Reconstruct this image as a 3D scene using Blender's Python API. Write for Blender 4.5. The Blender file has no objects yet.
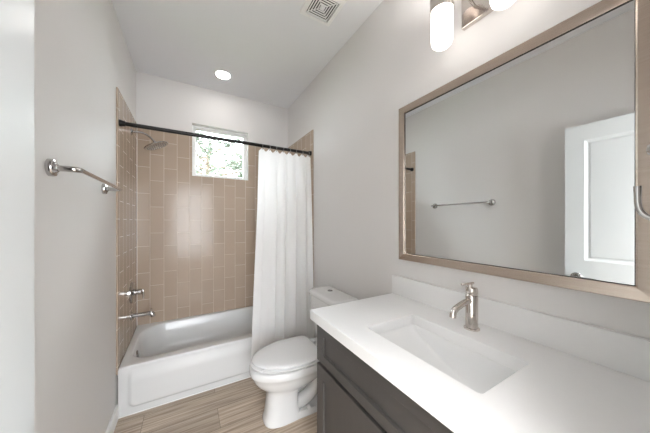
import bpy, bmesh, math, random
from mathutils import Vector, Matrix
S = bpy.context.scene
COL = S.collection
PI = math.pi
random.seed(7)

# ------------------------------------------------------------------ camera
cd = bpy.data.cameras.new('camera'); cam = bpy.data.objects.new('camera', cd); COL.objects.link(cam)
cd.sensor_fit = 'HORIZONTAL'; cd.sensor_width = 36.0
cd.lens = 239.3 / 650 * 36.0
cd.shift_y = (222.13 - 216.5) / 650
cd.clip_start = 0.01
cam.location = (0.4287, 0.0, 1.3547)
cam.rotation_euler = (PI/2, 0, -0.5203)
S.camera = cam

# ------------------------------------------------------------------ exposure, world, daylight
S.view_settings.view_transform = 'Standard'
S.view_settings.look = 'None'
S.view_settings.gamma = 1
S.view_settings.exposure = 2.55
S.view_settings.use_curve_mapping = False
S.cycles.max_bounces = 10
S.cycles.diffuse_bounces = 6
S.cycles.glossy_bounces = 6
S.cycles.sample_clamp_indirect = 6
S.cycles.use_denoising = True

world = bpy.data.worlds.new('sky'); S.world = world; world.use_nodes = True
bg = world.node_tree.nodes['Background']
bg.inputs[0].default_value = (0.90, 0.95, 1.0, 1); bg.inputs[1].default_value = 2.7

def area(name, loc, rot, sx, sy, power, col=(1, 1, 1)):
    l = bpy.data.lights.new(name, 'AREA'); l.shape = 'RECTANGLE'; l.size = sx; l.size_y = sy
    l.energy = power; l.color = col
    o = bpy.data.objects.new(name, l); o.location = loc; o.rotation_euler = rot; COL.objects.link(o); return o
# daylight entering at the window, just outside the glass, facing into the room
# skylight falling on the bathroom window from outside and above
o = area('window_daylight', (0.753, 3.55, 2.95), (0, 0, 0), 1.0, 0.8, 34, (0.95, 0.98, 1.0))
o.rotation_euler = (Vector((0.753, 2.3, 1.2)) - o.location).to_track_quat('-Z', 'Y').to_euler()
# unseen fill light added under the hallway ceiling, behind the open door
area('hallway_top_fill', (0.45, -0.42, 2.60), (0, 0, 0), 0.9, 0.4, 13, (1.0, 0.99, 0.98))
# frontal fill light added behind an invented window at the hallway's far end
area('hallway_front_fill', (0.55, -2.05, 1.40), (PI/2, 0, 0), 2.0, 2.0, 6, (1.0, 0.995, 0.99))

# ------------------------------------------------------------------ materials
def mat(name, base, rough=0.5, metal=0.0, spec=0.5, coat=0.0, emis=None, es=0.0, bump=None):
    m = bpy.data.materials.new(name); m.use_nodes = True
    nt = m.node_tree; b = nt.nodes['Principled BSDF']
    b.inputs['Base Color'].default_value = (*base, 1); b.inputs['Roughness'].default_value = rough
    b.inputs['Metallic'].default_value = metal; b.inputs['Specular IOR Level'].default_value = spec
    b.inputs['Coat Weight'].default_value = coat; b.inputs['Coat Roughness'].default_value = 0.05
    if emis: b.inputs['Emission Color'].default_value = (*emis, 1); b.inputs['Emission Strength'].default_value = es
    if bump:
        sc, st, dist = bump
        tc = nt.nodes.new('ShaderNodeTexCoord'); n = nt.nodes.new('ShaderNodeTexNoise'); n.inputs['Scale'].default_value = sc
        n.inputs['Detail'].default_value = 3
        bp = nt.nodes.new('ShaderNodeBump'); bp.inputs['Strength'].default_value = st; bp.inputs['Distance'].default_value = dist
        nt.links.new(tc.outputs['Object'], n.inputs['Vector']); nt.links.new(n.outputs['Fac'], bp.inputs['Height'])
        nt.links.new(bp.outputs[0], b.inputs['Normal'])
    return m

def vary(m, c1, c2, scale, detail=3):
    nt = m.node_tree; b = nt.nodes['Principled BSDF']
    tc = nt.nodes.new('ShaderNodeTexCoord'); n = nt.nodes.new('ShaderNodeTexNoise')
    mp = nt.nodes.new('ShaderNodeMapping'); mp.inputs['Scale'].default_value = scale if hasattr(scale, '__len__') else (scale,)*3
    n.inputs['Scale'].default_value = 1; n.inputs['Detail'].default_value = detail
    r = nt.nodes.new('ShaderNodeMix'); r.data_type = 'RGBA'
    r.inputs[6].default_value = (*c1, 1); r.inputs[7].default_value = (*c2, 1)
    nt.links.new(tc.outputs['Object'], mp.inputs[0]); nt.links.new(mp.outputs[0], n.inputs['Vector'])
    nt.links.new(n.outputs['Fac'], r.inputs[0]); nt.links.new(r.outputs[2], b.inputs['Base Color'])
    return m

M_paint = mat('wall paint', (0.68, 0.663, 0.65), 0.55, spec=0.35, bump=(160, 0.12, 0.002))
M_ceil = mat('ceiling paint', (0.75, 0.755, 0.775), 0.8, spec=0.2, bump=(120, 0.12, 0.002))
M_white = mat('white trim paint', (0.80, 0.80, 0.79), 0.30, bump=(40, 0.03, 0.001))
M_door = mat('semi gloss door paint', (0.58, 0.60, 0.60), 0.28, bump=(30, 0.05, 0.001))
M_porc = mat('white porcelain', (0.74, 0.74, 0.735), 0.10, coat=0.3)
M_tub = mat('white tub enamel', (0.66, 0.66, 0.655), 0.24, coat=0.1)
M_seat = mat('white seat plastic', (0.78, 0.78, 0.78), 0.22)
M_quartz = vary(mat('white quartz', (0.8, 0.8, 0.79), 0.28), (0.735, 0.73, 0.725), (0.755, 0.75, 0.745), 60, 4)
M_chrome = mat('chrome', (0.50, 0.49, 0.48), 0.09, 1.0)
M_nickel = mat('polished nickel', (0.64, 0.59, 0.55), 0.13, 1.0)
M_frame = vary(mat('champagne brushed metal', (0.6, 0.5, 0.42), 0.27, 1.0), (0.52, 0.435, 0.37), (0.65, 0.555, 0.48), (8, 8, 300), 2)
M_mirror = mat('mirror silver', (0.88, 0.90, 0.90), 0.0, 1.0)
M_dark = mat('painted shadow gap and nozzle rubber', (0.03, 0.03, 0.03), 0.6)  # near-black for the nozzles and for the painted shadow gap in the mirror frame
M_bronze = mat('dark bronze metal', (0.008, 0.007, 0.0065), 0.34, 0.5)
M_cab = vary(mat('charcoal cabinet paint', (0.07, 0.065, 0.062), 0.38), (0.045, 0.041, 0.039), (0.062, 0.057, 0.054), (30, 30, 3), 4)
M_curt = mat('white curtain cloth', (0.90, 0.90, 0.90), 0.85, spec=0.1, bump=(500, 0.15, 0.001))
nt = M_curt.node_tree; tl = nt.nodes.new('ShaderNodeBsdfTranslucent'); tl.inputs[0].default_value = (0.9, 0.9, 0.9, 1); mx = nt.nodes.new('ShaderNodeMixShader'); mx.inputs[0].default_value = 0.30
nt.links.new(nt.nodes['Principled BSDF'].outputs[0], mx.inputs[1]); nt.links.new(tl.outputs[0], mx.inputs[2]); nt.links.new(mx.outputs[0], nt.nodes['Material Output'].inputs[0])
M_ventd = mat('painted vent shadow', (0.03, 0.03, 0.03), 0.8)  # near-black, paints the shade seen between the louvers
M_shade = mat('opal glass shade', (0.9, 0.9, 0.9), 0.3, emis=(1.0, 0.96, 0.91), es=0.6)
M_bulb = mat('lit bulb', (0.9, 0.9, 0.9), 0.4, emis=(1.0, 0.97, 0.94), es=60.0)
M_lens = mat('lamp lens', (0.9, 0.9, 0.9), 0.4, emis=(1.0, 0.97, 0.93), es=9.0)
M_leaf = mat('leaf', (0.065, 0.08, 0.055), 0.5)
M_bark = mat('bark', (0.16, 0.12, 0.09), 0.9, bump=(30, 0.5, 0.02))
M_ground = vary(mat('grass', (0.1, 0.2, 0.05), 0.9), (0.10, 0.18, 0.05), (0.18, 0.25, 0.08), 5)
M_caulk = mat('white caulk', (0.82, 0.82, 0.8), 0.5)

g = bpy.data.materials.new('window glass'); g.use_nodes = True; nt = g.node_tree
nt.nodes.clear(); out = nt.nodes.new('ShaderNodeOutputMaterial'); tr = nt.nodes.new('ShaderNodeBsdfTransparent'); gl = nt.nodes.new('ShaderNodeBsdfGlossy')
gl.inputs['Roughness'].default_value = 0.0; tr.inputs[0].default_value = (0.93, 0.96, 0.95, 1)
fr = nt.nodes.new('ShaderNodeFresnel'); fr.inputs[0].default_value = 1.45; mx = nt.nodes.new('ShaderNodeMixShader')
nt.links.new(fr.outputs[0], mx.inputs[0]); nt.links.new(tr.outputs[0], mx.inputs[1]); nt.links.new(gl.outputs[0], mx.inputs[2]); nt.links.new(mx.outputs[0], out.inputs[0])
M_glass = g

def brick_mat(name, axis_u, axis_v, off, c1, c2, grout, bw, rh, mortar, rough, offset=0.5):
    """bricks run along axis_u with rows stacked along axis_v"""
    m = bpy.data.materials.new(name); m.use_nodes = True; nt = m.node_tree; b = nt.nodes['Principled BSDF']; L = nt.links.new
    tc = nt.nodes.new('ShaderNodeTexCoord'); sp = nt.nodes.new('ShaderNodeSeparateXYZ'); cb = nt.nodes.new('ShaderNodeCombineXYZ')
    L(tc.outputs['Object'], sp.inputs[0])
    for k, (ax, sg, o) in enumerate(((axis_u[0], axis_u[1], off[0]), (axis_v[0], axis_v[1], off[1]))):
        ma = nt.nodes.new('ShaderNodeMath'); ma.operation = 'MULTIPLY_ADD'; ma.inputs[1].default_value = sg; ma.inputs[2].default_value = o
        L(sp.outputs[ax], ma.inputs[0]); L(ma.outputs[0], cb.inputs[k])
    br = nt.nodes.new('ShaderNodeTexBrick'); br.offset = offset; br.offset_frequency = 2; br.squash = 1
    br.inputs['Color1'].default_value = (*c1, 1); br.inputs['Color2'].default_value = (*c2, 1); br.inputs['Mortar'].default_value = (*grout, 1)
    br.inputs['Scale'].default_value = 1; br.inputs['Mortar Size'].default_value = mortar; br.inputs['Mortar Smooth'].default_value = 0.1
    br.inputs['Bias'].default_value = 0; br.inputs['Brick Width'].default_value = bw; br.inputs['Row Height'].default_value = rh
    L(cb.outputs[0], br.inputs['Vector']); L(br.outputs['Color'], b.inputs['Base Color'])
    b.inputs['Roughness'].default_value = rough
    return m, nt, b, br, tc, cb

def tile_mat(name, axis_v, voff):
    m, nt, b, br, tc, cb = brick_mat(name, (2, 1), axis_v, (-1.631 + 0.1274 + 0.2548*20, voff), (0.405, 0.318, 0.248), (0.435, 0.344, 0.270),
                                     (0.68, 0.60, 0.52), 0.2548, 0.1115, 0.0017, 0.10)
    L = nt.links.new
    n = nt.nodes.new('ShaderNodeTexNoise'); n.inputs['Scale'].default_value = 5; L(tc.outputs['Object'], n.inputs['Vector'])
    inv = nt.nodes.new('ShaderNodeMath'); inv.operation = 'MULTIPLY_ADD'; inv.inputs[1].default_value = -1; inv.inputs[2].default_value = 1
    L(br.outputs['Fac'], inv.inputs[0])
    b1 = nt.nodes.new('ShaderNodeBump'); b1.inputs['Strength'].default_value = 0.35; b1.inputs['Distance'].default_value = 0.004
    L(n.outputs['Fac'], b1.inputs['Height'])
    b2 = nt.nodes.new('ShaderNodeBump'); b2.inputs['Strength'].default_value = 0.6; b2.inputs['Distance'].default_value = 0.0015
    L(inv.outputs[0], b2.inputs['Height']); L(b1.outputs[0], b2.inputs['Normal']); L(b2.outputs[0], b.inputs['Normal'])
    b.inputs['Specular IOR Level'].default_value = 0.25
    mr = nt.nodes.new('ShaderNodeMapRange'); mr.inputs[3].default_value = 0.17; mr.inputs[4].default_value = 0.6
    L(br.outputs['Fac'], mr.inputs[0]); L(mr.outputs[0], b.inputs['Roughness'])
    return m
M_tile_back = tile_mat('taupe tile back', (0, 1), 0.1115*20)
M_tile_side = tile_mat('taupe tile side', (1, -1), 2.86 + 0.1115*20)

def floor_mat():
    m, nt, b, br, tc, cb = brick_mat('wood look plank', (0, 1), (1, 1), (-0.615 + 1.22*4, -1.898 + 0.19*20), (0, 0, 0), (1, 1, 1), (0.5, 0.5, 0.5), 1.22, 0.19, 0.0010, 0.38, 0.37)
    L = nt.links.new
    mp = nt.nodes.new('ShaderNodeMapping'); mp.inputs['Scale'].default_value = (2.2, 75, 1)
    L(tc.outputs['Object'], mp.inputs[0])
    add = nt.nodes.new('ShaderNodeVectorMath'); add.operation = 'MULTIPLY_ADD'; add.inputs[1].default_value = (7, 13, 5)
    L(br.outputs['Color'], add.inputs[0]); L(mp.outputs[0], add.inputs[2])
    n = nt.nodes.new('ShaderNodeTexNoise'); n.inputs['Scale'].default_value = 1; n.inputs['Detail'].default_value = 6; n.inputs['Roughness'].default_value = 0.62; n.inputs['Distortion'].default_value = 0.12
    L(add.outputs[0], n.inputs['Vector'])
    cr = nt.nodes.new('ShaderNodeValToRGB'); e = cr.color_ramp.elements
    e[0].position = 0.30; e[0].color = (0.235, 0.178, 0.130, 1); e[1].position = 0.72; e[1].color = (0.64, 0.54, 0.44, 1)
    q = e.new(0.5); q.color = (0.44, 0.352, 0.270, 1)
    L(n.outputs['Fac'], cr.inputs[0])
    sep = nt.nodes.new('ShaderNodeSeparateColor'); L(br.outputs['Color'], sep.inputs[0])
    mr = nt.nodes.new('ShaderNodeMapRange'); mr.inputs[3].default_value = 0.88; mr.inputs[4].default_value = 1.12; L(sep.outputs[0], mr.inputs[0])
    mul = nt.nodes.new('ShaderNodeVectorMath'); mul.operation = 'SCALE'; L(cr.outputs[0], mul.inputs[0]); L(mr.outputs[0], mul.inputs[3])
    mix = nt.nodes.new('ShaderNodeMix'); mix.data_type = 'RGBA'; L(br.outputs['Fac'], mix.inputs[0]); L(mul.outputs[0], mix.inputs[6]); mix.inputs[7].default_value = (0.07, 0.05, 0.04, 1)
    L(mix.outputs[2], b.inputs['Base Color'])
    bp = nt.nodes.new('ShaderNodeBump'); bp.inputs['Strength'].default_value = 0.15; bp.inputs['Distance'].default_value = 0.001
    L(n.outputs['Fac'], bp.inputs['Height']); L(bp.outputs[0], b.inputs['Normal'])
    return m
M_floor = floor_mat()

# ------------------------------------------------------------------ helpers
def obj(name, bm, m, parent=None, smooth=False, loc=None):
    """local coordinates of bm are those of the parent (or world when top level)"""
    bmesh.ops.recalc_face_normals(bm, faces=bm.faces)
    me = bpy.data.meshes.new(name); bm.to_mesh(me); bm.free()
    me.materials.append(m)
    if smooth:
        for p in me.polygons: p.use_smooth = True
        try: me.set_sharp_from_angle(angle=math.radians(smooth if smooth is not True else 40))
        except Exception: pass
    o = bpy.data.objects.new(name, me); COL.objects.link(o)
    if parent: o.parent = parent
    if loc: o.location = loc
    return o
def thing(name, label, cat, loc, group=None, rotz=0):
    o = bpy.data.objects.new(name, None); COL.objects.link(o); o.empty_display_size = 0.05
    o.location = loc; o.rotation_euler = (0, 0, rotz); o['label'] = label; o['category'] = cat
    if group: o['group'] = group
    return o
def tag(o, label, cat, group=None):
    o['label'] = label; o['category'] = cat
    if group: o['group'] = group
    return o
def struct(name, bm, m, parent=None, smooth=False):
    o = obj(name, bm, m, parent, smooth)
    if not parent: o['kind'] = 'structure'
    return o
def B(): return bmesh.new()
def box(bm, x0, x1, y0, y1, z0, z1, bev=0.0, seg=2):
    r = bmesh.ops.create_cube(bm, size=1.0, matrix=Matrix.Translation(((x0+x1)/2, (y0+y1)/2, (z0+z1)/2)) @ Matrix.Diagonal((x1-x0, y1-y0, z1-z0, 1)))
    if bev:
        ed = list({e for v in r['verts'] for e in v.link_edges})
        bmesh.ops.bevel(bm, geom=ed, offset=bev, segments=seg, affect='EDGES', profile=0.5)
    return bm
def axm(axis):
    return Vector(axis).normalized().to_track_quat('Z', 'Y').to_matrix().to_4x4()
def lathe(bm, prof, origin=(0, 0, 0), axis=(0, 0, 1), n=32):
    """prof: (radius, height) list along axis"""
    mt = Matrix.Translation(origin) @ axm(axis); rows = []
    for r, h in prof:
        if r < 1e-6: rows.append([bm.verts.new(mt @ Vector((0, 0, h)))])
        else: rows.append([bm.verts.new(mt @ Vector((r*math.cos(2*PI*k/n), r*math.sin(2*PI*k/n), h))) for k in range(n)])
    for a, b in zip(rows, rows[1:]):
        for k in range(n):
            k2 = (k+1) % n
            if len(a) == 1 and len(b) == 1: continue
            if len(a) == 1: bm.faces.new((a[0], b[k], b[k2]))
            elif len(b) == 1: bm.faces.new((a[k], a[k2], b[0]))
            else: bm.faces.new((a[k], a[k2], b[k2], b[k]))
    if prof[0] == prof[-1]: bmesh.ops.remove_doubles(bm, verts=rows[0]+rows[-1], dist=1e-6); return bm
    if len(rows[0]) > 1: bm.faces.new(rows[0])
    if len(rows[-1]) > 1: bm.faces.new(rows[-1])
    return bm
def cyl(bm, p0, p1, r, n=24, bev=0.0):
    p0 = Vector(p0); p1 = Vector(p1); L = (p1-p0).length
    pr = [(r, 0), (r, L)] if not bev else [(r-bev, 0), (r-0.3*bev, 0.3*bev), (r, bev), (r, L-bev), (r-0.3*bev, L-0.3*bev), (r-bev, L)]
    return lathe(bm, pr, p0, p1-p0, n)
def tube(bm, pts, rad, n=16, caps=True):
    pts = [Vector(p) for p in pts]; rs = rad if hasattr(rad, '__len__') else [rad]*len(pts)
    T = []
    for i in range(len(pts)):
        a = pts[max(i-1, 0)]; b = pts[min(i+1, len(pts)-1)]; T.append((b-a).normalized())
    up = Vector((0, 0, 1)) if abs(T[0].z) < 0.9 else Vector((0, 1, 0))
    N = (up - T[0]*up.dot(T[0])).normalized(); rows = []
    for i, p in enumerate(pts):
        N = (N - T[i]*N.dot(T[i])).normalized(); Bn = T[i].cross(N)
        rows.append([bm.verts.new(p + rs[i]*(N*math.cos(2*PI*k/n) + Bn*math.sin(2*PI*k/n))) for k in range(n)])
    for a, b in zip(rows, rows[1:]):
        for k in range(n): bm.faces.new((a[k], a[(k+1) % n], b[(k+1) % n], b[k]))
    if caps: bm.faces.new(rows[0]); bm.faces.new(rows[-1])
    return bm
def bez(p0, p1, p2, p3, n=12):
    p0, p1, p2, p3 = map(Vector, (p0, p1, p2, p3))
    return [(1-t)**3*p0 + 3*(1-t)**2*t*p1 + 3*(1-t)*t*t*p2 + t**3*p3 for t in [i/n for i in range(n+1)]]
def rr(x0, x1, y0, y1, r, n=6):
    """rounded rectangle, 4*(n+1) points; r one radius or four (x1y1, x0y1, x0y0, x1y0)"""
    R = r if hasattr(r, '__len__') else (r,)*4; P = []
    for (cx, cy, a, q) in ((x1-R[0], y1-R[0], 0, R[0]), (x0+R[1], y1-R[1], PI/2, R[1]), (x0+R[2], y0+R[2], PI, R[2]), (x1-R[3], y0+R[3], 1.5*PI, R[3])):
        for k in range(n+1):
            t = a + PI/2*k/n; P.append((cx + q*math.cos(t), cy + q*math.sin(t)))
    return P
def loft(bm, loops, cap0=True, cap1=True, closed=False):
    """loops: lists of 3-D points, all the same length"""
    rows = [[bm.verts.new(p) for p in L] for L in loops]; n = len(rows[0])
    pairs = list(zip(rows, rows[1:])) + ([(rows[-1], rows[0])] if closed else [])
    for a, b in pairs:
        for k in range(n): bm.faces.new((a[k], a[(k+1) % n], b[(k+1) % n], b[k]))
    if not closed:
        if cap0: bm.faces.new(rows[0])
        if cap1: bm.faces.new(rows[-1])
    return bm
def lz(P, z): return [(x, y, z) for x, y in P]
def board(us, vs, t, panels, steps, mtx, both=False, bev=0.0):
    """flat board in local u (x), v (z), front at -y; panels = (i, j) cells, each inset by steps [(inset, depth)]"""
    bm = B(); nu, nv = len(us), len(vs)
    F = [[bm.verts.new((u, 0, v)) for v in vs] for u in us]; K = [[bm.verts.new((u, t, v)) for v in vs] for u in us]
    cells = {}
    for i in range(nu-1):
        for j in range(nv-1):
            cells[i, j, 0] = bm.faces.new((F[i][j], F[i+1][j], F[i+1][j+1], F[i][j+1]))
            cells[i, j, 1] = bm.faces.new((K[i][j], K[i][j+1], K[i+1][j+1], K[i+1][j]))
    for i in range(nu-1):
        bm.faces.new((F[i][0], K[i][0], K[i+1][0], F[i+1][0])); bm.faces.new((F[i][-1], F[i+1][-1], K[i+1][-1], K[i][-1]))
    for j in range(nv-1):
        bm.faces.new((F[0][j], F[0][j+1], K[0][j+1], K[0][j])); bm.faces.new((F[-1][j], K[-1][j], K[-1][j+1], F[-1][j+1]))
    bmesh.ops.recalc_face_normals(bm, faces=bm.faces)
    for (i, j) in panels:
        for s in ((0, 1) if both else (0,)):
            f = cells[i, j, s]
            for th, dp in steps:
                bmesh.ops.inset_region(bm, faces=[f], thickness=th, depth=dp)
    bmesh.ops.transform(bm, matrix=mtx, verts=bm.verts)
    return bm

# ------------------------------------------------------------------ dimensions
W = 1.524; D = 2.8595; H = 2.788; T = 2.144
YN = 0.02          # room face of the near wall
DX0, DX1, DH = 0.175, 0.83, 2.06

# ------------------------------------------------------------------ the setting
HX0, HX1, HY = -0.5, 1.9, -1.9
struct('floor', box(B(), -0.12, W+0.12, -0.10, D+0.14, -0.06, 0), M_floor)
struct('ceiling', box(B(), -0.12, W+0.12, YN-0.12, D+0.14, H, H+0.08), M_ceil)
struct('wall_left', box(B(), -0.12, 0, YN-0.12, D+0.14, 0, H), M_paint)
struct('wall_right', box(B(), W, W+0.12, YN-0.12, D+0.14, 0, H), M_paint)
WX0, WX1, WZ0, WZ1 = 0.467, 1.037, 1.838, 2.392
bm = B(); yb = D+0.13
box(bm, 0, WX0, D, yb, 0, H); box(bm, WX1, W, D, yb, 0, H); box(bm, WX0, WX1, D, yb, 0, WZ0); box(bm, WX0, WX1, D, yb, WZ1, H)
struct('wall_back', bm, M_paint)
bm = B()
box(bm, 0, DX0-0.02, YN-0.12, YN, 0, H); box(bm, DX1+0.02, W, YN-0.12, YN, 0, H); box(bm, DX0-0.02, DX1+0.02, YN-0.12, YN, DH+0.02, H)
struct('wall_near', bm, M_paint)
# door jamb and casing
bm = B()
box(bm, DX0-0.02, DX0, YN-0.12, YN, 0, DH); box(bm, DX1, DX1+0.02, YN-0.12, YN, 0, DH); box(bm, DX0-0.02, DX1+0.02, YN-0.12, YN, DH, DH+0.02)
struct('trim_1', bm, M_white)
bm = B()
box(bm, DX1, DX1+0.06, YN, YN+0.012, 0, DH+0.06, 0.003); box(bm, DX0-0.06, DX0-0.02, YN, YN+0.012, 0, DH+0.06, 0.003); box(bm, DX0-0.02, DX1, YN, YN+0.012, DH, DH+0.06, 0.003)
struct('trim_2', bm, M_white)
# hallway beyond the doorway
struct('floor_hallway', box(B(), HX0, HX1, HY, -0.10, -0.06, 0), M_floor)
struct('ceiling_hallway', box(B(), HX0, HX1, HY, -0.10, 2.65, 2.73), M_ceil)
bm = B(); q0, q1, q2, q3 = -0.40, 1.50, 0.45, 2.35
box(bm, HX0, q0, HY-0.1, HY, 0, 2.73); box(bm, q1, HX1, HY-0.1, HY, 0, 2.73); box(bm, q0, q1, HY-0.1, HY, 0, q2); box(bm, q0, q1, HY-0.1, HY, q3, 2.73)
struct('wall_hallway', bm, M_paint)
bm = B(); loft(bm, [[(x, y, z) for x, z in rr(q0+i, q1-i, q2+i, q3-i, 0.001, 1)] for i, y in ((0, HY-0.09), (0, HY-0.03), (0.045, HY-0.03), (0.045, HY-0.09))], closed=True)
struct('added_fill_window', bm, M_white)  # frame of an unseen window, added so the frontal fill can enter the hallway
struct('wall_hallway_left', box(B(), HX0-0.1, HX0, HY, -0.10, 0, 2.73), M_paint)
struct('wall_hallway_right', box(B(), HX1, HX1+0.1, HY, -0.10, 0, 2.73), M_paint)
bm = B(); box(bm, HX0, -0.0, -0.12, -0.10, 0, 2.73); box(bm, W, HX1, -0.12, -0.10, 0, 2.73)
struct('wall_hallway_front', bm, M_paint)

# baseboards
def basebd(name, x0, x1, y0, y1, top_in):
    bm = B(); box(bm, x0, x1, y0, y1, 0, 0.085, 0.0)
    box(bm, min(x0, x1) if top_in != 'L' else x0, x1, y0, y1, 0.085, 0.10, 0.004)
    return struct(name, bm, M_white)
basebd('baseboard_left', 0, 0.014, YN+0.013, T-0.003, 'L')
basebd('baseboard_right', W-0.014, W, 1.03, T-0.003, 'R')

# tile surround
ZT = 2.285; th = 0.010
bm = B(); box(bm, th, WX0, D-th, D, 0.30, ZT); box(bm, WX1, W-th, D-th, D, 0.30, ZT); box(bm, WX0, WX1, D-th, D, 0.30, WZ0)
struct('wall_tile_back', bm, M_tile_back)
struct('wall_tile_left', box(B(), 0, th, T-0.004, D, 0.30, ZT, 0.002, 1), M_tile_side)
struct('wall_tile_right', box(B(), W-th, W, T-0.004, D, 0.30, ZT, 0.002, 1), M_tile_side)
struct('trim_3', box(B(), th, th+0.003, D-th-0.003, D-th, 0.36, ZT), M_caulk)

# window
win = bpy.data.objects.new('window_1', None); COL.objects.link(win); win.location = (0, 0, 0); win['kind'] = 'structure'
fy0, fy1 = D+0.062, D+0.105
bm = B()
loops = []
def ring(ins, y): return [(x, y, z) for x, z in rr(WX0+ins, WX1-ins, WZ0+ins, WZ1-ins, 0.001, 1)]
loft(bm, [ring(0.0, fy1), ring(0.0, fy0), ring(0.018, fy0), ring(0.020, fy0+0.010), ring(0.036, fy0+0.012), ring(0.040, fy0+0.022), ring(0.040, fy1)], closed=True)
obj('window_frame', bm, M_white, win)
obj('window_pane', box(B(), WX0+0.040, WX1-0.040, fy0+0.028, fy0+0.034, WZ0+0.040, WZ1-0.040), M_glass, win)
bm = B(); box(bm, WX0, WX1, D-th, fy0, WZ0-0.0, WZ0+0.006)
obj('window_sill', bm, M_white, win)

# ground and trees outside
struct('ground', box(B(), -6, 8, D+0.2, 14, -0.6, -0.5), M_ground)
def tree(loc, h, r, n, label, seed):
    rnd = random.Random(seed)
    t = thing('tree', label, 'tree', loc, 'trees outside the window')
    bm = B(); tube(bm, [(0, 0, 0), (0.05, 0, h*0.4), (-0.04, 0.03, h*0.75), (0, 0, h)], [0.10, 0.08, 0.05, 0.015], 10)
    tips = []
    for k in range(60):
        a = rnd.uniform(0, 2*PI); z0 = rnd.uniform(0.35, 0.95)*h; L = r*rnd.uniform(0.55, 1.0)*(1.15 - 0.6*abs(z0/h-0.55))
        e = Vector((math.cos(a)*L, math.sin(a)*L, z0 + rnd.uniform(0.1, 0.45)*L))
        mid = Vector((math.cos(a)*L*0.5, math.sin(a)*L*0.5, z0 + 0.1*L))
        tube(bm, [(0, 0, z0), mid, e], [0.02, 0.012, 0.004], 6); tips += [(mid, e)]
        for q in range(3):
            s = mid.lerp(e, rnd.random()); e2 = s + Vector((rnd.uniform(-1, 1), rnd.uniform(-1, 1), rnd.uniform(-0.2, 0.9)))*0.35*r
            tube(bm, [s, e2], [0.006, 0.002], 5); tips.append((s, e2))
    obj('trunk', bm, M_bark, t, True)
    bm = B()
    for k in range(n):
        a, b = rnd.choice(tips); p = a.lerp(b, rnd.random()) + Vector([rnd.gauss(0, 0.05) for _ in range(3)])
        s = rnd.uniform(0.026, 0.046); q = Vector([rnd.gauss(0, 1) for _ in range(3)]).to_track_quat('Z', 'Y').to_matrix()
        vs = [bm.verts.new(p + q @ Vector(c)*s) for c in ((-1, 0, 0), (-0.3, 0.45, 0.12), (0.5, 0.4, 0.1), (1.1, 0, 0), (0.5, -0.4, 0.1), (-0.3, -0.45, 0.12))]
        bm.faces.new(vs)
    obj('foliage', bm, M_leaf, t)
tree((0.85, 6.2, -0.5), 3.7, 1.35, 8500, 'leafy tree outside nearest the left of the bathroom window', 3)
tree((3.1, 9.2, -0.5), 4.6, 1.5, 9000, 'leafy tree outside further off towards the window\'s right edge', 5)

# ------------------------------------------------------------------ door (open at 90 degrees)
door = bpy.data.objects.new('door_1', None); COL.objects.link(door); door.location = (0.182, YN+0.002, 0.01); door['kind'] = 'structure'
DW = 0.63
# local u runs +y (from hinge), front (-y of the board) faces +x
mt = Matrix(((0, -1, 0, 0), (1, 0, 0, 0), (0, 0, 1, 0), (0, 0, 0, 1)))
bm = board([0, 0.10, DW-0.098, DW], [0, 0.20, 0.86, 1.075, 1.92, 2.03], 0.035, [(1, 1), (1, 3)], [(0.002, -0.001), (0.022, -0.009), (0.012, 0.0), (0.006, 0.003)], mt, both=True)
obj('door_panel', bm, M_door, door)
for sx, x in ((1, 0.0), (-1, -0.035)):
    bm = B(); yy = DW-0.06; zz = 0.955
    lathe(bm, [(0.030, 0), (0.030, 0.006), (0.026, 0.010), (0.012, 0.012), (0.010, 0.045), (0.0, 0.046)], (x, yy, zz), (sx, 0, 0), 28)
    tube(bm, bez((x+sx*0.038, yy+0.006, zz), (x+sx*0.045, yy-0.03, zz), (x+sx*0.045, yy-0.07, zz), (x+sx*0.040, yy-0.115, zz-0.002), 10), [0.009]*8+[0.008, 0.007, 0.005], 14)
    obj('door_handle', bm, M_chrome, door, True)
for z in (0.22, 1.02, 1.80):
    bm = B(); cyl(bm, (0.006, 0.004, z), (0.006, 0.004, z+0.09), 0.006, 12); obj('door_hinge', bm, M_chrome, door, True)

# ------------------------------------------------------------------ bathtub
tx0, tx1, ty0, ty1, tz = th+0.0005, W-th-0.0005, T, D-th-0.0005, 0.355
tub = thing('bathtub', 'white alcove bathtub with raised apron panel below the taupe tile', 'bathtub', (tx0, ty0, 0))
w, d = tx1-tx0, ty1-ty0
def L3(i, z, r, dx0=0, dx1=0, dy0=0, dy1=0): return lz(rr(dx0+i, w-dx1-i, dy0+i, d-dy1-i, r, 8), z)
bm = B()
loops = [L3(0.0, 0.0, 0.004), L3(0.0, tz-0.012, 0.004), L3(0.001, tz-0.005, 0.004), L3(0.004, tz-0.001, 0.006), L3(0.010, tz, 0.01)]
bx0, bx1, by0, by1 = 0.042, 0.10, 0.070, 0.040
def bl(i0, i1, j0, j1, z, k=1.0): return lz(rr(bx0+i0, w-bx1-i1, by0+j0, d-by1-j1, (0.13*k, 0.20*k, 0.12*k, 0.13*k), 8), tz-z)
loops += [bl(0, 0, 0, 0, 0), bl(0.006, 0.006, 0.005, 0.005, 0.003), bl(0.012, 0.014, 0.010, 0.010, 0.012), bl(0.020, 0.05, 0.018, 0.022, 0.08), bl(0.036, 0.13, 0.035, 0.045, 0.19),
          bl(0.052, 0.18, 0.055, 0.065, 0.235), bl(0.09, 0.23, 0.09, 0.10, 0.255, 0.8), bl(0.19, 0.35, 0.17, 0.18, 0.260, 0.4)]
loops = [[(x, y, z + (z/tz)*(-0.012 + 0.036*(y/d))) for x, y, z in Lp] for Lp in loops]
loft(bm, loops)
obj('tub_shell', bm, M_tub, tub, 50)
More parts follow.
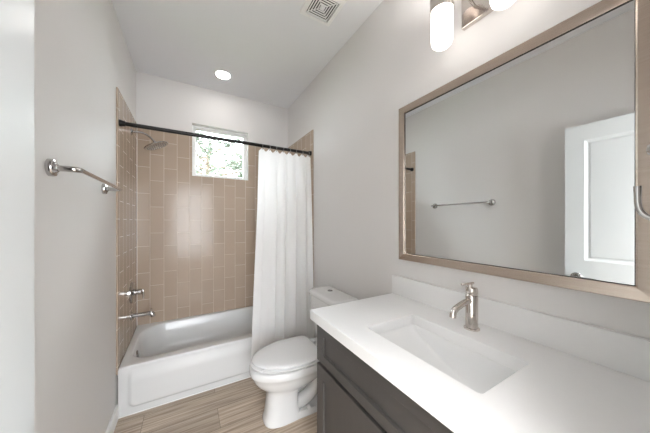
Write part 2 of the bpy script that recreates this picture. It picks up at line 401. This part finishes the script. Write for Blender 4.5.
# apron with its raised panel
bm = B(); nx, nz = 130, 46; G = []
def sstep(t): t = max(0, min(1, t)); return t*t*(3-2*t)
for i in range(nx+1):
    row = []
    for j in range(nz+1):
        x = w*i/nx; z = (tz-0.016)*j/nz
        qx = min(x-0.055, w-0.055-x); qz = z-0.050; r = 0.045
        if qx < r and qz < r: dd = r - math.hypot(r-qx, r-qz)
        else: dd = min(qx, qz)
        top = sstep((tz-0.016-z)/0.10)
        row.append(bm.verts.new((x, -0.002 - 0.015*sstep(dd/0.014)*top, z*(1-0.012/tz))))
    G.append(row)
for i in range(nx):
    for j in range(nz): bm.faces.new((G[i][j], G[i+1][j], G[i+1][j+1], G[i][j+1]))
ap = obj('apron', bm, M_tub, tub, 60)
bm = B(); box(bm, 0, w, -0.009, -0.0021, 0, 0.006, 0.002); obj('caulk_line', bm, M_caulk, tub)
bm = B(); lathe(bm, [(0.034, 0), (0.034, 0.004), (0.030, 0.008), (0.0, 0.009)], (bx0+0.0205, d*0.42, tz-0.075), (1, 0, 0.2), 28)
o = obj('overflow_plate', bm, M_chrome, tub, True); o['label'] = 'round chrome overflow plate'
bm = B(); lathe(bm, [(0.030, 0), (0.030, 0.003), (0.024, 0.005), (0.022, 0.002), (0.0, 0.002)], (bx0+0.26, d*0.5, tz-0.256), (0, 0, 1), 28)
obj('tub_drain', bm, M_chrome, tub, True)

# ------------------------------------------------------------------ shower fittings on the left tile
XP = th; YP = 2.585
sh = thing('wall_shower', 'round chrome rain shower head on bent arm from left tile wall', 'shower head', (XP, YP, 2.125))
obj('wall_flange', lathe(B(), [(0.030, 0.0005), (0.030, 0.004), (0.020, 0.010), (0.012, 0.014), (0.0, 0.014)], (0, 0, 0), (1, 0, 0), 28), M_chrome, sh, True)
hc = Vector((0.178, 0, -0.098)); hax = Vector((0.45, 0, -1)).normalized()
tip = hc - hax*0.045
obj('shower_arm', tube(B(), [(0.002, 0, 0), (0.05, 0, 0.004)] + bez((0.06, 0, 0.004), (0.11, 0, 0.0), (0.125, 0, -0.02), tip, 12), 0.0085, 14), M_chrome, sh, True)
bm = B(); lathe(bm, [(0.012, -0.045), (0.015, -0.04), (0.016, -0.03), (0.024, -0.022), (0.070, -0.016), (0.094, -0.010), (0.098, -0.004), (0.096, 0.0), (0.088, 0.003), (0.0, 0.004)], hc, hax, 40)
head = obj('spray_head', bm, M_chrome, sh, True)
bm = B(); mq = Matrix.Translation(hc) @ axm(hax)
for rad, cnt in ((0.02, 8), (0.038, 14), (0.056, 20), (0.073, 26)):
    for k in range(cnt):
        a = 2*PI*k/cnt; lathe(bm, [(0.0028, 0.0028), (0.0022, 0.006), (0, 0.006)], mq @ Vector((rad*math.cos(a), rad*math.sin(a), 0)), hax, 6)
o = obj('nozzle', bm, M_dark, head); o['kind'] = 'stuff'; o['label'] = 'dark rubber spray nozzles'
va = thing('shower_valve', 'chrome shower valve with round plate and lever on the left tile', 'valve', (XP, YP, 0.755))
obj('escutcheon', lathe(B(), [(0.088, 0.0005), (0.088, 0.010), (0.084, 0.014), (0.060, 0.018), (0.030, 0.020), (0.028, 0.026), (0, 0.026)], (0, 0, 0), (1, 0, 0), 40), M_chrome, va, True)
obj('hub', lathe(B(), [(0.024, 0.012), (0.024, 0.030), (0.020, 0.032), (0.020, 0.050), (0.024, 0.052), (0.024, 0.070), (0.018, 0.074), (0.0, 0.075)], (0, 0, 0), (1, 0, 0), 28), M_chrome, va, True)
obj('lever', tube(B(), [(0.074, 0, 0.016), (0.082, 0, 0.012), (0.084, 0, -0.01), (0.084, 0, -0.065)], [0.007, 0.009, 0.009, 0.006], 14), M_chrome, va, True)
sp = thing('tub_spout', 'chrome tub spout just above the tub rim under the valve', 'spout', (XP, YP, 0.556))
obj('wall_flange', lathe(B(), [(0.038, 0.0005), (0.038, 0.003), (0.028, 0.010), (0.0, 0.010)], (0, 0, 0), (1, 0, 0), 28), M_chrome, sp, True)
bm = B(); tube(bm, [(0.008, 0, 0), (0.04, 0, 0), (0.11, 0, 0.002), (0.135, 0, 0.0), (0.149, 0, -0.008), (0.152, 0, -0.030)], [0.019, 0.017, 0.017, 0.020, 0.021, 0.018], 20)
obj('spout_body', bm, M_chrome, sp, True)
obj('diverter_knob', lathe(B(), [(0.004, 0.015), (0.004, 0.030), (0.008, 0.032), (0.008, 0.038), (0, 0.040)], (0.138, 0, 0), (0, 0, 1), 14), M_chrome, sp, True)

# ------------------------------------------------------------------ curtain rod, rings, curtain
YR, ZR = 2.184, 2.054
rod = thing('curtain_rod', 'dark bronze shower curtain rod spanning the tub alcove', 'curtain rod', (0, YR, ZR))
obj('rod', cyl(B(), (th+0.006, 0, 0), (W-th-0.006, 0, 0), 0.0142, 20), M_bronze, rod, True)
for x, s in ((th, 1), (W-th, -1)):
    obj('end_flange', lathe(B(), [(0.024, 0.0005), (0.024, 0.010), (0.021, 0.016), (0.019, 0.030), (0.016, 0.034), (0, 0.034)], (x, 0, 0), (s, 0, 0), 24), M_bronze, rod, True)
XC0, XC1 = 0.988, 1.509
NR = 8
ringx = [XC0+0.03 + (XC1-XC0-0.055)*k/(NR-1) for k in range(NR)]
def curtain():
    bm = B(); nx, nz = 260, 60; ztop, zbot = ZR-0.036, 0.075; G = []
    nf = 5.5
    for i in range(nx+1):
        u = i/nx; row = []
        for j in range(nz+1):
            v = j/nz                                  # 0 top, 1 bottom
            xl = XC0 - 0.10*v**0.9 + 0.004*math.sin(6*v); xr = XC1 - 0.02*v
            wv = u + 0.018*math.sin(2*PI*u*2+1) + 0.010*math.sin(2*PI*(u*1.3+v*0.35))*v
            x = xl + (xr-xl)*u + 0.010*math.sin(2*PI*nf*wv*2)*min(1, v*4)*0.6
            z = ztop + (zbot-ztop)*v
            yc = YR - (0.100*min(1, (ztop-z)/(ztop-0.36)))
            amp = (0.008 + 0.013*min(1, v*5) - 0.004*v)*(0.30 + 0.70*sstep((u-0.15)/0.5))
            f = math.sin(2*PI*nf*wv) + 0.30*math.sin(2*PI*nf*2.0*wv+1.1+v) + 0.22*math.sin(2*PI*2.3*u+2*v)
            small = 0.013*max(0, 1-v*14)*math.cos(2*PI*(x-ringx[0])/((ringx[-1]-ringx[0])/(NR-1)))
            y = yc + amp*0.72*f
            row.append(bm.verts.new((x, y, z + small)))
        G.append(row)
    for i in range(nx):
        for j in range(nz): bm.faces.new((G[i][j], G[i+1][j], G[i+1][j+1], G[i][j+1]))
    return bm
c = obj('shower_curtain', curtain(), M_curt, None, 180)
tag(c, 'white fabric shower curtain drawn to the right outside the tub', 'shower curtain')
first = None
for k, x in enumerate(ringx):
    if first is None:
        bm = B(); pts = [(0, 0.021*math.sin(2*PI*q/28), 0.0245*math.cos(2*PI*q/28)) for q in range(26)]
        tube(bm, pts, 0.0020, 8)
        lathe(bm, [(0.0035, -0.003), (0.0045, 0), (0.0035, 0.003)], (0, -0.004, -0.024), (1, 0, 0), 10)
        o = obj('curtain_ring', bm, M_chrome, None, True); first = o
    else:
        o = first.copy(); COL.objects.link(o)
    o.location = (x, YR, ZR-0.0090); o.rotation_euler = (0, 0, 0.12*math.sin(k*2.1))
    tag(o, 'small chrome hook ring holding the white curtain on the dark rod', 'curtain ring', 'curtain rings on the dark rod')

# ------------------------------------------------------------------ towel bar
tb = thing('towel_bar', 'chrome towel bar on the grey left wall before the tub', 'towel bar', (0, 1.225, 1.549))
LB = 0.625
for yy in (0, LB):
    ps = obj('mount_post', tube(B(), [(0.010, yy, 0), (0.060, yy, 0), (0.073, yy+(0.004 if yy == 0 else -0.004), 0), (0.080, yy+(0.014 if yy == 0 else -0.014), 0)], [0.011, 0.0105, 0.0105, 0.0095], 18), M_chrome, tb, True)
    obj('wall_plate', lathe(B(), [(0.031, 0.0003), (0.031, 0.012), (0.029, 0.016), (0.018, 0.019), (0.014, 0.024), (0, 0.024)], (0, yy, 0), (1, 0, 0), 32), M_chrome, ps, True)
obj('bar', cyl(B(), (0.080, 0.008, 0), (0.080, LB-0.008, 0), 0.0085, 18), M_chrome, tb, True)

# ------------------------------------------------------------------ toilet
TY = 1.611
toi = thing('toilet', 'white two piece toilet with closed lid between vanity and tub', 'toilet', (W, TY, 0), rotz=0)
def egg(xf, xb, hw, z, n=44, pf=2.0, pb=2.0, mid=0.56):
    """front at xf (towards -x), back at xb, half width hw; local x relative to the wall"""
    P = []; xm = xf + (xb-xf)*mid
    for k in range(n):
        t = 2*PI*k/n; c, s = math.cos(t), math.sin(t)
        if c < 0: e = 2/pf; x = xm - (xm-xf)*abs(c)**e
        else: e = 2/pb; x = xm + (xb-xm)*abs(c)**e
        y = hw*math.copysign(abs(s)**e, s)
        P.append((x, y, z))
    return P
X = lambda x: x-W
bm = B()
loft(bm, [egg(X(0.873), X(1.14), 0.097, 0.0, pf=2.8, pb=4), egg(X(0.870), X(1.14), 0.099, 0.012, pf=2.8, pb=4), egg(X(0.876), X(1.13), 0.096, 0.030, pf=2.8, pb=4),
          egg(X(0.884), X(1.11), 0.094, 0.060, pf=2.7, pb=5), egg(X(0.891), X(1.10), 0.093, 0.12, pf=2.6, pb=5), egg(X(0.895), X(1.10), 0.094, 0.175, pf=2.5, pb=5),
          egg(X(0.893), X(1.12), 0.098, 0.205, pf=2.4, pb=4), egg(X(0.878), X(1.20), 0.114, 0.226, pf=2.1, pb=2.6), egg(X(0.850), X(1.27), 0.132, 0.245, pf=2.1, pb=2.4),
          egg(X(0.824), X(1.31), 0.150, 0.272, pf=2.1, pb=2.4), egg(X(0.804), X(1.33), 0.165, 0.305, pf=2.1, pb=2.6), egg(X(0.795), X(1.33), 0.1725, 0.330, pf=2.1, pb=2.8), egg(X(0.785), X(1.33), 0.183, 0.341, pf=2.1, pb=2.8), egg(X(0.782), X(1.33), 0.186, 0.352, pf=2.1, pb=2.8), egg(X(0.781), X(1.33), 0.187, 0.382, pf=2.1, pb=3.0),
          egg(X(0.785), X(1.328), 0.183, 0.389, pf=2.1, pb=3.0), egg(X(0.80), X(1.32), 0.17, 0.391, pf=2.1, pb=3.0)])
bowl = obj('bowl', bm, M_porc, toi, 60)
bm = B()
box(bm, X(1.24), X(1.500), -0.175, 0.175, 0.352, 0.392, 0.014, 4)
obj('tank_shelf', bm, M_porc, bowl, 50)
bm = B()
for s in (-1, 1):
    pts = bez((X(1.04), s*0.030, 0.10), (X(1.14), s*0.045, 0.05), (X(1.24), s*0.047, 0.12), (X(1.25), s*0.047, 0.22), 12) + bez((X(1.255), s*0.047, 0.25), (X(1.28), s*0.047, 0.35), (X(1.38), s*0.047, 0.30), (X(1.42), s*0.05, 0.05), 12)
    tube(bm, pts, 0.046, 20)
obj('trapway', bm, M_porc, bowl, 60)
bm = B(); loft(bm, [egg(X(0.955), X(1.478), 0.100, 0.0, pb=5, pf=3), egg(X(0.955), X(1.478), 0.105, 0.025, pb=5, pf=3), egg(X(0.97), X(1.470), 0.096, 0.045, pb=5, pf=3)])
obj('foot', bm, M_porc, bowl, 50)
for s in (-1, 1):
    bm = B(); lathe(bm, [(0.014, 0.030), (0.014, 0.052), (0.009, 0.062), (0, 0.064)], (X(1.17), s*0.085, 0.0), (0, 0, 1), 18); obj('bolt_cap', bm, M_seat, toi, True)
# seat and lid
bm = B(); z = 0.3985
E = dict(pb=5, mid=0.60)
loft(bm, [egg(X(0.796), X(1.270), 0.180, z, **E), egg(X(0.788), X(1.275), 0.186, z+0.004, **E), egg(X(0.786), X(1.275), 0.188, z+0.010, **E), egg(X(0.790), X(1.273), 0.184, z+0.0145, **E),
          egg(X(0.86), X(1.22), 0.12, z+0.0145), egg(X(0.865), X(1.215), 0.115, z)], closed=True)
obj('seat', bm, M_seat, toi, 50)
bm = B(); z = 0.4190; E = dict(pb=6, mid=0.62, pf=1.95)
loft(bm, [egg(X(0.806), X(1.258), 0.176, z, **E), egg(X(0.797), X(1.262), 0.184, z+0.004, **E), egg(X(0.795), X(1.263), 0.186, z+0.010, **E), egg(X(0.799), X(1.261), 0.183, z+0.015, **E),
          egg(X(0.818), X(1.25), 0.168, z+0.0195, **E), egg(X(0.87), X(1.21), 0.11, z+0.0225, pb=3.5), egg(X(0.97), X(1.14), 0.04, z+0.0235, pb=3)])
obj('seat_lid', bm, M_seat, toi, 60)
for s, x in ((-1, 0.84), (1, 0.84), (-1, 1.2), (1, 1.2)):
    yq = s*(0.10 if x < 1 else 0.15)
    bm = B(); box(bm, X(x)-0.008, X(x)+0.008, yq-0.006, yq+0.006, 0.4120, 0.4200); obj('bumper', bm, M_seat, toi)
for s in (-1, 1):
    bm = B(); cyl(bm, (X(1.285), s*0.050, 0.418), (X(1.285), s*0.105, 0.418), 0.013, 16, 0.003); obj('seat_hinge', bm, M_seat, toi, True)
# tank
def tk(ins, z, xf, r=0.035): return [(x, y, z) for x, y in rr(X(xf)+ins, X(1.512)-ins*0.2, -0.208+ins, 0.208-ins, (0.012, r, r, 0.012), 6)]
bm = B(); loft(bm, [tk(0.05, 0.394, 1.335), tk(0.032, 0.402, 1.325), tk(0.025, 0.43, 1.322), tk(0.012, 0.60, 1.316), tk(0.006, 0.752, 1.310), tk(0.010, 0.755, 1.312)])
tank = obj('tank', bm, M_porc, toi, 50)
bm = B()
def ld(ins, z):
    P = []
    for x, y in rr(X(1.302)+ins, X(1.514)-ins*0.3, -0.219+ins, 0.219-ins, (0.012, 0.045, 0.045, 0.012), 8):
        P.append((x, y, z))
    return P
loft(bm, [ld(0.008, 0.7555), ld(0.002, 0.759), ld(0.0, 0.766), ld(0.0, 0.782), ld(0.003, 0.790), ld(0.010, 0.7945), ld(0.03, 0.7965)])
lid = obj('tank_lid', bm, M_porc, toi, 50)
o = obj('flush_button', lathe(B(), [(0.022, 0), (0.022, 0.003), (0.019, 0.005), (0.018, 0.003), (0.0, 0.004)], (X(1.43), 0.055, 0.7965), (0, 0, 1), 28), M_chrome, toi, True); o['label'] = 'round chrome flush button'
# water supply
ws = thing('water_supply', 'chrome stop valve and hose on the wall behind the toilet', 'valve', (W, TY+0.265, 0.20))
obj('stop_valve', cyl(cyl(lathe(B(), [(0.024, 0), (0.024, 0.003), (0.01, 0.006), (0, 0.006)], (0, 0, 0), (-1, 0, 0), 20), (-0.005, 0, 0), (-0.05, 0, 0), 0.008, 12), (-0.04, 0, -0.01), (-0.04, 0, 0.03), 0.009, 12), M_chrome, ws, True)
obj('hose', tube(B(), bez((-0.04, 0, 0.03), (-0.04, 0, 0.12), (-0.055, -0.02, 0.14), (-0.06, -0.045, 0.20), 12), 0.005, 10), M_chrome, ws, True)

# ------------------------------------------------------------------ vanity
CY1 = 1.022; CY0 = YN+0.003; CXF = 0.968; ZC = 0.879
van = thing('vanity_cabinet', 'charcoal shaker vanity cabinet under the white countertop', 'cabinet', (CXF, CY0, 0))
cw = CY1-CY0; cdp = W-0.002-CXF
bm = B(); box(bm, 0.020, cdp, 0, cw, 0.10, ZC-0.14); box(bm, 0.020, 0.06, 0, cw, ZC-0.14, ZC-0.0005); box(bm, 0.06, cdp, cw-0.018, cw, ZC-0.14, ZC-0.0005); box(bm, 0.06, cdp, 0, 0.018, ZC-0.14, ZC-0.0005)
obj('carcass', bm, M_cab, van)
obj('toe_kick', box(B(), 0.09, cdp, 0.0, cw, 0.0, 0.10), M_cab, van)
mf = Matrix(((0, 1, 0, 0), (-1, 0, 0, cw), (0, 0, 1, 0), (0, 0, 0, 1)))   # board front faces -x, u runs from the far end to the near one
SHK = [(0.0015, -0.001), (0.002, -0.009)]
def front(name, u0, u1, z0, z1, st=0.058, rail=0.058):
    bm = board([u0, u0+st, u1-st, u1], [z0, z0+rail, z1-rail, z1], 0.019, [(1, 1)], SHK, mf)
    es = [e for e in bm.edges if e.calc_face_angle(0) > 1.2 and all(abs((v.co.x)) < 0.0006 or False for v in e.verts)]
    bmesh.ops.bevel(bm, geom=es, offset=0.0012, segments=2, affect='EDGES')
    return obj(name, bm, M_cab, van)
front('drawer_front', 0.003, cw-0.003, 0.697, 0.866, rail=0.040)
half = cw/2
for u0, u1, kx in ((0.003, half-0.0015, half-0.035), (half+0.0015, cw-0.003, half+0.035)):
    front('cabinet_door', u0, u1, 0.11, 0.680)

# countertop with the sink cut-out
KX0, KX1, KY0, KY1 = 0.950, W-0.0012, YN+0.0015, 1.0575
SX0, SX1, SY0, SY1 = 1.064, 1.337, 0.324, 0.763
ZK = 0.9245
bm = B(); c0 = 0.003
def o4(i, z): return lz(rr(KX0+i, KX1-i, KY0+i, KY1-i, 0.0025, 5), z)
def i4(i, z): return lz(rr(SX0+i, SX1-i, SY0+i, SY1-i, 0.014, 5), z)
loft(bm, [o4(0, ZC+0.0005), o4(0, ZK-0.002), o4(0.002, ZK), i4(-0.0015, ZK), i4(0, ZK-0.0015), i4(0, ZC+0.0005)], closed=True)
ct = obj('countertop', bm, M_quartz, None, 30)
tag(ct, 'white quartz vanity countertop with a rectangular sink cut out', 'countertop')
bs = obj('backsplash', box(B(), W-0.0215, W-0.0008, KY0, KY1, ZK+0.0003, 1.0345, 0.0015), M_quartz)
tag(bs, 'low white quartz backsplash along the wall behind the faucet', 'backsplash')

# sink (undermount)
sk = thing('sink', 'white rectangular undermount sink set in the quartz countertop', 'sink', ((SX0+SX1)/2, (SY0+SY1)/2, ZC))
hx, hy_ = (SX1-SX0)/2, (SY1-SY0)/2
def sl(ix, iy, z, r): return lz(rr(-hx+ix, hx-ix, -hy_+iy, hy_-iy, r, 8), z)
bm = B()
def sk_(ix, jn, jf, z, r): return lz(rr(-hx+ix, hx-ix, -hy_+jn, hy_-jf, r, 8), z)
loft(bm, [sl(-0.022, -0.022, 0.0, 0.02), sl(-0.003, -0.003, 0.0, 0.016), sl(0.0, 0.0, -0.003, 0.016), sk_(0.002, 0.003, 0.012, -0.015, 0.018), sk_(0.004, 0.006, 0.05, -0.040, 0.020), sk_(0.007, 0.012, 0.10, -0.065, 0.022),
          sk_(0.012, 0.020, 0.16, -0.088, 0.026), sk_(0.020, 0.034, 0.215, -0.105, 0.03), sk_(0.032, 0.050, 0.26, -0.116, 0.035), sk_(0.055, 0.075, 0.29, -0.122, 0.035), sk_(0.090, 0.100, 0.310, -0.124, 0.02),
          sk_(0.090, 0.100, 0.310, -0.138, 0.02), sk_(0.02, 0.03, 0.18, -0.130, 0.03), sk_(-0.008, -0.006, 0.02, -0.05, 0.02), sl(-0.022, -0.022, -0.006, 0.02)], cap0=False, cap1=False, closed=True)
obj('basin', bm, M_porc, sk, 60)
bm = B(); lathe(bm, [(0.030, 0.0), (0.030, 0.002), (0.024, 0.004), (0.0, 0.005)], (0, -0.105, -0.1235), (0, 0, 1), 28)
obj('sink_drain', bm, M_nickel, sk, True)

# faucet
fa = thing('faucet', 'polished nickel single-handle faucet on the countertop behind the sink', 'faucet', (1.425, 0.545, ZK))
obj('base_ring', lathe(B(), [(0.029, 0.0002), (0.029, 0.004), (0.025, 0.007), (0, 0.007)], n=32), M_nickel, fa, True)
obj('faucet_body', lathe(B(), [(0.0225, 0.004), (0.0225, 0.134), (0.0215, 0.1355), (0.0, 0.1355)], n=32), M_nickel, fa, True)
obj('spout', tube(B(), bez((-0.012, 0, 0.116), (-0.05, 0, 0.116), (-0.085, 0, 0.106), (-0.102, 0, 0.101), 10) + bez((-0.107, 0, 0.0995), (-0.120, 0, 0.095), (-0.127, 0, 0.085), (-0.128, 0, 0.070), 8), 0.0115, 18), M_nickel, fa, True)
hd = obj('handle', lathe(B(), [(0.0215, 0.1365), (0.0225, 0.138), (0.0225, 0.160), (0.021, 0.166), (0.012, 0.168), (0, 0.168)], n=32), M_nickel, fa, True)
obj('handle_lever', tube(B(), [(-0.070, 0, 0.186), (-0.03, 0, 0.1845), (0.012, 0, 0.182)], [0.0040, 0.0045, 0.0045], 12), M_nickel, hd, True)
obj('lever_stem', cyl(B(), (-0.012, 0, 0.150), (-0.012, 0, 0.182), 0.009, 16), M_nickel, hd, True)
obj('lift_rod', lathe(B(), [(0.0022, 0.005), (0.0022, 0.075), (0.0045, 0.078), (0.005, 0.083), (0, 0.086)], (0.030, 0, 0), (0, 0, 1), 12), M_nickel, fa, True)

# ------------------------------------------------------------------ wall mirror
MY0, MY1, MZ0, MZ1 = 0.110, 1.005, 1.1375, 2.018
mi = thing('wall_mirror', 'large rectangular mirror in champagne metal frame above the countertop', 'mirror', (W, (MY0+MY1)/2, MZ0))
a, hgt = (MY1-MY0)/2, MZ1-MZ0
def mr_(ins, dx): return [(-dx, y, z) for y, z in rr(-a+ins, a-ins, ins, hgt-ins, 0.0008, 1)]
bm = B(); loft(bm, [mr_(0, 0.001), mr_(0, 0.021), mr_(0.002, 0.023), mr_(0.034, 0.019), mr_(0.038, 0.016), mr_(0.038, 0.001)], closed=True)
obj('mirror_frame', bm, M_frame, mi)
bm = B(); loft(bm, [mr_(0.0382, 0.002), mr_(0.0382, 0.0125), mr_(0.0400, 0.0125), mr_(0.0400, 0.002)], closed=True)
obj('frame_shadow_strip', bm, M_dark, mi)  # dark strip stands in for the shadow gap around the glass
obj('mirror_glass', box(B(), -0.0105, -0.003, -a+0.0404, a-0.0404, 0.0404, hgt-0.0404), M_mirror, mi)

# ------------------------------------------------------------------ vanity light
VY, VZ = 0.527, 2.30
vl = thing('vanity_light', 'nickel wall light with two white glass cylinders above the mirror', 'light fixture', (W, VY, VZ))
bm = B(); box(bm, -0.024, -0.001, -0.105, 0.105, -0.075, 0.065, 0.003); obj('back_plate', bm, M_nickel, vl)
obj('cross_bar', cyl(B(), (-0.145, -0.135, 0.02), (-0.145, 0.135, 0.02), 0.007, 16), M_nickel, vl, True)
for s in (-1, 1):
    obj('support_arm', cyl(B(), (-0.020, s*0.045, -0.02), (-0.145, s*0.045, 0.02), 0.006, 14), M_nickel, vl, True)
for s in (-1, 1):
    y = s*0.118
    hld = obj('shade_holder', lathe(B(), [(0.0475, 0.060), (0.0475, -0.040), (0.0445, -0.040), (0.0445, 0.020), (0.030, 0.022), (0.030, 0.025), (0.0445, 0.026), (0.0445, 0.060), (0.0475, 0.060)], (-0.145, y, 0), (0, 0, 1), 36), M_nickel, vl, True)
    o = obj('glass_shade', lathe(B(), [(0.020, 0.016), (0.043, 0.014), (0.0435, -0.150), (0.0425, -0.166), (0.038, -0.180), (0.030, -0.188), (0.015, -0.1915), (0.0, -0.192)], (-0.145, y, 0), (0, 0, 1), 36), M_shade, hld, True)
    o['label'] = 'glowing white opal glass cylinder'
    obj('bulb', lathe(B(), [(0.020, 0.026), (0.026, 0.032), (0.027, 0.036), (0.022, 0.043), (0.012, 0.047), (0, 0.048)], (-0.145, y, 0), (0, 0, 1), 24), M_bulb, hld, True)

# ------------------------------------------------------------------ ceiling lamp and vent
cl = thing('recessed_ceiling_light', 'round white recessed ceiling light over the tub, switched on', 'ceiling light', (0.725, 2.508, H))
obj('trim_ring', lathe(B(), [(0.086, -0.0005), (0.085, -0.004), (0.070, -0.009), (0.064, -0.008), (0.062, -0.0005)], n=40), M_white, cl, True)
obj('lamp_lens', lathe(B(), [(0.0625, -0.006), (0.040, -0.0085), (0.0, -0.009)], n=40), M_lens, cl, True)
ve = thing('exhaust_vent', 'square white exhaust fan grille on the ceiling near the right wall', 'vent', (1.203, 1.387, H))
bm = B(); q = 0.117
def sq(r, z, c=0.004): return lz(rr(-r, r, -r, r, c, 3), z)
loft(bm, [sq(q, -0.0005, 0.008), sq(q, -0.006, 0.008), sq(q-0.006, -0.012, 0.008), sq(0.086, -0.016), sq(0.084, -0.016), sq(0.084, -0.0005)], closed=True)
obj('cover_plate', bm, M_white, ve)
obj('vent_shadow_sheet', box(B(), -0.084, 0.084, -0.084, 0.084, -0.006, -0.0005), M_ventd, ve)  # black sheet put in as the shade behind the louvers
for k in range(4):
    r = 0.0770 - k*0.0160
    bm = B(); loft(bm, [sq(r, -0.0145, 0.001), sq(r-0.0072, -0.0145, 0.001), sq(r-0.0072, -0.0115, 0.001), sq(r, -0.0115, 0.001)], closed=True)
    obj('louver', bm, M_white, ve)
bm = box(box(B(), -0.110, 0.110, -0.001, 0.001, -0.0116, -0.0062), -0.001, 0.001, -0.110, 0.110, -0.0117, -0.0063)
bmesh.ops.rotate(bm, verts=bm.verts, matrix=Matrix.Rotation(PI/4, 3, 'Z'))
obj('grille_rib', bm, M_white, ve)
obj('center_boss', box(B(), -0.015, 0.015, -0.015, 0.015, -0.017, -0.006, 0.001), M_white, ve)

# ------------------------------------------------------------------ robe hook on the near wall
rh = thing('robe_hook', 'chrome robe hook on the near wall right of the mirror', 'hook', (1.05, YN, 1.42))
obj('wall_plate', lathe(B(), [(0.024, 0.0002), (0.024, 0.004), (0.018, 0.008), (0, 0.009)], (0, 0, 0), (0, 1, 0), 24), M_chrome, rh, True)
bm = B(); tube(bm, [(0, 0.006, 0.005), (0, 0.025, 0.02), (0, 0.038, 0.044), (0, 0.0475, 0.047)], [0.006, 0.005, 0.0045, 0.005], 14)
up = obj('upper_prong', bm, M_chrome, rh, True)
obj('knob', lathe(B(), [(0.004, -0.004), (0.0085, -0.001), (0.0090, 0.003), (0.0075, 0.006), (0, 0.0075)], (0, 0.0475, 0.047), (0, 1, 0), 20), M_chrome, up, True)
bm = B(); pts = [(0, 0.006, -0.010), (0, 0.012, -0.045)] + bez((0, 0.018, -0.056), (0, 0.034, -0.066), (0, 0.0625, -0.066), (0, 0.0630, -0.034), 12) + [(0, 0.0630, -0.022), (0, 0.0632, -0.008)]
tube(bm, pts, [0.006, 0.0055] + [0.0040]*13 + [0.0042, 0.0046], 12)
obj('lower_prong', bm, M_chrome, rh, True)
